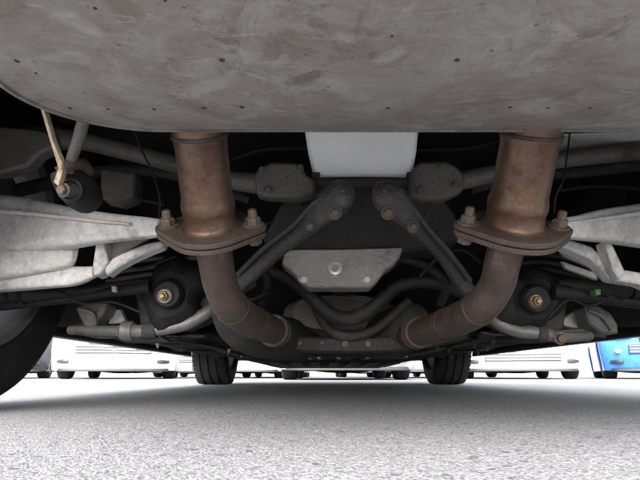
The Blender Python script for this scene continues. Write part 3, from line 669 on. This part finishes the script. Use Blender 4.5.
# anti-roll tubes with clamps
t = obj('anti_roll_bar', ptube([(70, 330, 1.06, 9), (110, 331, 1.03, 11), (140, 331, 1.0, 13), (160, 329, 1.0, 13), (186, 324, 1.0, 13), (208, 312, 1.0, 13), (226, 300, 1.02, 13), (252, 282, 1.06, 12)], 14), 'tube_grey', car)
bm = N(); lathe(bm, P(150, 330.5, 1.0), (1, 0, .1), [(-.012, .016), (.012, .016)], 20); obj('clamp', bm, 'frame_dark', t)
bm = N(); lathe(bm, P(128, 331, 1.01), (1, 0, 0), [(-.014, .014), (-.01, .019), (.01, .019), (.014, .014)], 20); obj('clamp', bm, 'tube_grey', t)
t = obj('anti_roll_bar', ptube([(470, 292, 1.05, 13), (485, 309, 1.03, 13), (499, 323, 1.0, 14), (518, 331, 1.0, 14), (540, 333, 1.0, 14), (562, 337, 1.01, 12), (590, 336, 1.04, 9)], 14), 'tube_grey', car)
bm = N(); lathe(bm, P(541, 333.5, 1.0), (1, 0, -.1), [(-.008, .0175), (.008, .0175)], 20); obj('clamp', bm, 'frame_dark', t)
obj('bolt', bolt_bm(P(560, 338, .99), (0, -1, -.2), .009), 'bolt_rust', t, smooth=25)
obj('lower_bracket', plate([(95, 326), (128, 330), (160, 335), (170, 342), (120, 340), (96, 334)], 1.08, .03), 'frame_grey', car, bevel=.003)
obj('lower_bracket', plate([(560, 330), (600, 326), (618, 330), (590, 338), (566, 343)], 1.08, .03), 'frame_grey', car, bevel=.003)

# ---- muffler hanger
hg = obj('hanger_bracket', prism(N(), [P(x, y, Y) for x, y, Y in ((40, 108, .52), (44, 108, .52), (53, 140, .53), (62, 162, .54), (63, 171, .54), (58, 186, .54), (53, 182, .54), (58, 168, .54), (49.5, 140, .53))],
        [P(x, y, Y) + Vector((.002, .006, .001)) for x, y, Y in ((40, 108, .52), (44, 108, .52), (53, 140, .53), (62, 162, .54), (63, 171, .54), (58, 186, .54), (53, 182, .54), (58, 168, .54), (49.5, 140, .53))]), 'tan_strip', car, 'tan steel strip holding the rubber hanger', bevel=.0008)
obj('rod', ptube([(84, 118, .50, 12), (79, 138, .53, 12), (72, 158, .55, 11), (69, 172, .56, 9)], 14), 'frame_grey', hg)
bm = N(); sweep(bm, [(*P(62, 168, .57), .010, .016), (*P(70, 180, .58), .016, .021), (*P(80, 190, .60), .019, .024), (*P(90, 200, .63), .016, .020), (*P(97, 207, .64), .008, .010)], 20, 5, 2.4); rb = obj('rubber_hanger', bm, 'rubber', car, 'black rubber hanger block with a rusty pin')
bm = N(); lathe(bm, P(70, 190, .565), (.25, -1, -.2), [(-.02, .014), (.002, .014), (.003, .011), (-.004, .009), (-.004, .003)], 20); obj('eye', bm, 'rubber', rb)
obj('pin', ptube([(58, 172, .548, 11), (68, 166, .55, 12), (82, 164, .57, 12), (90, 172, .59, 9)], 10), 'flange_rust', rb)
obj('bolt', bolt_bm(P(64, 190, .55), (-.2, -1, -.3), .006), 'bolt_rust', rb, smooth=25)
obj('body_bracket', plate([(100, 168), (136, 172), (134, 196), (118, 202), (100, 198)], .72, .04), 'frame_dark', car, bevel=.004)

# ---- loose lines: brake hoses, cables
for pts in ([(128, 110, .76, 2.4), (140, 146, .76, 2.4), (152, 172, .77, 2.4), (160, 200, .78, 2.4), (158, 224, .8, 2.2)],
            [(572, 116, .74, 2), (567, 156, .74, 2), (563, 180, .74, 2), (556, 196, .75, 2), (554, 214, .76, 2)],
            [(470, 240, .9, 3), (455, 226, .9, 3), (440, 216, .9, 3), (424, 214, .88, 3)],
            [(262, 226, .9, 3), (285, 216, .9, 3), (300, 206, .88, 3), (310, 204, .86, 3)],
            [(250, 272, .97, 4), (262, 262, .96, 4), (280, 252, .95, 4)],
            [(230, 160, .9, 5), (262, 150, .9, 5), (300, 148, .90, 5), (330, 150, .90, 5)], [(390, 152, .9, 5), (425, 150, .9, 5), (470, 148, .9, 5), (500, 140, .9, 5)],
            [(110, 205, .9, 4), (140, 200, .9, 4), (165, 205, .9, 4)], [(560, 190, .92, 4), (600, 186, .93, 4), (650, 190, .95, 4)]):
    obj('cable', ptube(pts, 8), 'rubber', car)
# ---- panels under the floor further forward
for (x0, x1, y0, y1, z) in ((-.62, -.2, 1.42, 2.3, .168), (.26, .72, 1.42, 2.3, .168), (-.6, -.2, 2.36, 2.95, .163), (.28, .7, 2.36, 2.95, .163)):
    bm = N(); box(bm, (x0, y0, z), (x1, y1, z + .012)); u = obj('floor_cover', bm, 'undercoat', car, bevel=.006)
    for k in range(3):
        bm = N(); yy = y0 + (k + .5) * (y1 - y0) / 3; sweep(bm, [(x0 + .03, yy, z, .012, .006), (x1 - .03, yy, z, .012, .006)], 8, 2, up=(0, 0, 1)); obj('rib', bm, 'frame_dark', u)
    for xx in (x0 + .03, x1 - .03):
        for yy in (y0 + .03, y1 - .03): obj('bolt', bolt_bm((xx, yy, z), (0, 0, -1), .008), 'bolt_rust', u, smooth=25)
bm = N(); prism(bm, [(-.52, 2.9, .16), (-.3, 2.9, .125), (.44, 2.9, .125), (.66, 2.9, .16)], [(-.52, 4.05, .16), (-.3, 4.05, .108), (.44, 4.05, .108), (.66, 4.05, .16)]); u = obj('engine_undercover', bm, 'frame_dark', car, bevel=.01)
for k in range(7):
    bm = N(); x = -.27 + k * .11; prism(bm, [(x, 2.92, .119), (x + .05, 2.92, .119), (x + .05, 2.92, .127), (x, 2.92, .127)], [(x, 3.6, .110), (x + .05, 3.6, .110), (x + .05, 3.6, .117), (x, 3.6, .117)]); obj('slot_rib', bm, 'frame_grey', u, bevel=.002)
bm = N(); sweep(bm, [(-.34, 2.1, .165, .10, .012), (-.2, 2.1, .138, .10, .010), (CX, 2.1, .132, .10, .010), (.34, 2.1, .138, .10, .010), (.48, 2.1, .165, .10, .012)], 12, 5, 4, up=(0, 0, 1)); u = obj('tunnel_brace', bm, 'frame_grey', car)
for k in range(15):
    x = -.19 + k * .037; z_ = .138 - .006 * (1 - ((x - CX) / .27) ** 2) - .009; bm = N(); sweep(bm, [(x, 2.01, z_, .007, .004), (x + .012, 2.1, z_, .007, .005), (x, 2.19, z_, .007, .004)], 8, 3); obj('rib', bm, random.choice(['foil', 'frame_grey', 'frame_dark']), u)
bm = N(); sweep(bm, [(*P(232, 336, 1.18), .03, .015), (*P(280, 343, 1.16), .035, .018), (*P(345, 346, 1.16), .035, .018), (*P(410, 343, 1.16), .035, .018), (*P(462, 334, 1.18), .03, .015)], 14, 5, 4); u = obj('rear_crossmember', bm, 'frame_dark', car)
for px in (262, 300, 322, 345, 368, 392, 428): obj('bolt', bolt_bm(P(px, 343, 1.13) , (0, -1, -.3), random.uniform(.005, .009)), random.choice(['bolt_rust', 'frame_grey']), u, smooth=25)
bm = N(); tube([(-.10, 1.95, .185), (-.08, 2.5, .18), (.02, 3.0, .19)], .03, 14, 4, bm); obj('front_pipe', bm, 'pipe_rust', car)
bm = N(); tube([(.2, 1.95, .185), (.2, 2.5, .18), (.12, 3.0, .19)], .03, 14, 4, bm); obj('front_pipe', bm, 'pipe_rust', car)
for s in (-1, 1):
    bm = N(); sweep(bm, [(CX + s * .2, 3.35, .19, .03, .02), (CX + s * .42, 3.42, .185, .03, .018), (CX + s * .62, 3.45, .20, .025, .025)], 12, 4, 2.5); obj('front_lower_arm', bm, 'frame_dark', car)
    bm = N(); sweep(bm, [(CX + s * .80, 1.35, .172, .02, .012), (CX + s * .80, 2.9, .172, .02, .012)], 8, 3, 4); obj('sill_seam', bm, 'frame_dark', car)

for k, x in enumerate((-.44, -.425, -.41, .46, .475)):
    bm = N(); tube([(x, 1.36, .20), (x, 1.45, .162 - .002 * (k % 3)), (x + .02, 2.0, .160), (x, 2.6, .158), (x * .8, 3.0, .15)], .0035, 8, 5, bm); obj('brake_line', bm, 'tube_grey', car)
for (x0, y0, x1, y1, z, m) in ((-.17, 1.5, -.12, 2.2, .165, 'foil'), (.24, 1.5, .27, 2.2, .165, 'foil'), (-.12, 2.5, .2, 2.75, .152, 'foil'), (-.30, 2.98, -.05, 3.06, .14, 'frame_grey'), (.15, 2.98, .40, 3.06, .14, 'frame_grey'), (-.62, 1.36, -.3, 1.40, .158, 'frame_grey'), (.42, 1.36, .74, 1.40, .158, 'frame_grey')):
    bm = N(); n_ = 9
    top = [(x0 + (x1 - x0) * i / n_, y0, z + random.uniform(-.006, .006)) for i in range(n_ + 1)] + [(x1 - (x1 - x0) * i / n_, y1, z + random.uniform(-.006, .006)) for i in range(n_ + 1)]
    prism(bm, top, [(a, b, c + .006) for a, b, c in top]); obj('heat_foil' if m == 'foil' else 'jacking_rail', bm, m, car, smooth=20)
for k in range(26):
    x = random.uniform(-.6, .74); y = random.uniform(1.4, 3.0); obj('bolt', bolt_bm((x, y, random.uniform(.158, .166)), (0, 0, -1), random.uniform(.006, .010), .008), random.choice(['bolt_rust', 'zinc', 'frame_grey']), car, smooth=25)
for x, y in ((262, 170), (300, 168), (268, 190), (440, 168), (420, 190), (456, 184)): obj('bolt', bolt_bm(P(x, y, .772), (0, -1, -.1), .0045), 'bolt_rust', sub, smooth=25)
for pts in ([(100, 248, .93, 3), (118, 262, .94, 3), (140, 268, .95, 3), (176, 256, .96, 3)], [(60, 292, .9, 2.5), (84, 304, .94, 2.5), (112, 302, .96, 2.5), (140, 312, .97, 2.5)], [(612, 296, .9, 2.5), (590, 306, .93, 2.5), (568, 300, .95, 2.5), (548, 318, .97, 2.5)], [(480, 262, .9, 4), (462, 250, .92, 4), (440, 256, .95, 4), (420, 276, .98, 4)], [(270, 292, 1.0, 5), (250, 300, 1.02, 5), (236, 292, 1.04, 5)], [(388, 256, .97, 9), (415, 262, .97, 9), (432, 270, .98, 9), (446, 286, 1.0, 9), (440, 304, 1.03, 9)], [(258, 262, .98, 8), (268, 282, 1.0, 8), (262, 304, 1.04, 8)]):
    obj('hose', ptube(pts, 10), 'rubber', car)
# ------------------------------------------------------------------ cars parked across the lot
bg_car((.33, 6.15), 0, 'paint_silver', 'pale silver car parked nose to nose straight ahead of the overhead car', L=4.2, W=1.70, grille='low')
bg_car((-3.0, 7.7), rad(14), 'paint_white', 'white car with slatted bumper intake parked beside a dark blue car', L=4.3, W=1.80)
bg_car((2.9, 7.6), rad(-14), 'paint_white', 'white car with slatted bumper intake parked beside the bright blue car', L=4.3, W=1.78, grille='low')
bg_car((-5.4, 8.6), rad(18), 'paint_dark', 'dark blue car parked at the end of the row', L=4.4, W=1.74)
bg_car((4.95, 7.5), rad(-24), 'paint_blue', 'bright blue car at the end of the row beside a white car', L=4.1, W=1.7)
bg_car((-1.15, 12.9), 0, 'paint_silver', 'silver car standing in the far row between two white cars', L=4.3)
bg_car((1.3, 12.6), 0, 'paint_white', 'white car in the far row beside the silver one there', L=4.3)
bg_car((-3.5, 13.2), 0, 'paint_white', 'white car at the far row end behind the dark blue car', L=4.3)
bg_car((3.7, 13.0), 0, 'paint_dark', 'dark car in the far row behind the bright blue car', L=4.3)
bg_car((-1.5, 9.4), 0, 'paint_white', 'white car set back between the slatted white car and the pale silver one', L=4.2)
bg_car((2.0, 9.9), 0, 'paint_silver', 'silver car set back in the row behind the white car beside the blue one', L=4.3)
# concrete boundary wall of the lot
bw = empty('concrete_wall', (0, 22, 0), 'low grey concrete wall closing the far side of the lot', 'wall')
for k in range(14):
    bm = N(); x = -21 + k * 3; box(bm, (x + .01, 22, 0), (x + 2.99, 22.15, 1.1)); obj('panel', bm, 'alu_cast', bw, bevel=.02)
    bm = N(); box(bm, (x - .12, 21.95, 0), (x + .12, 22.2, 1.2)); obj('post', bm, 'arm_dirty', bw, bevel=.02)
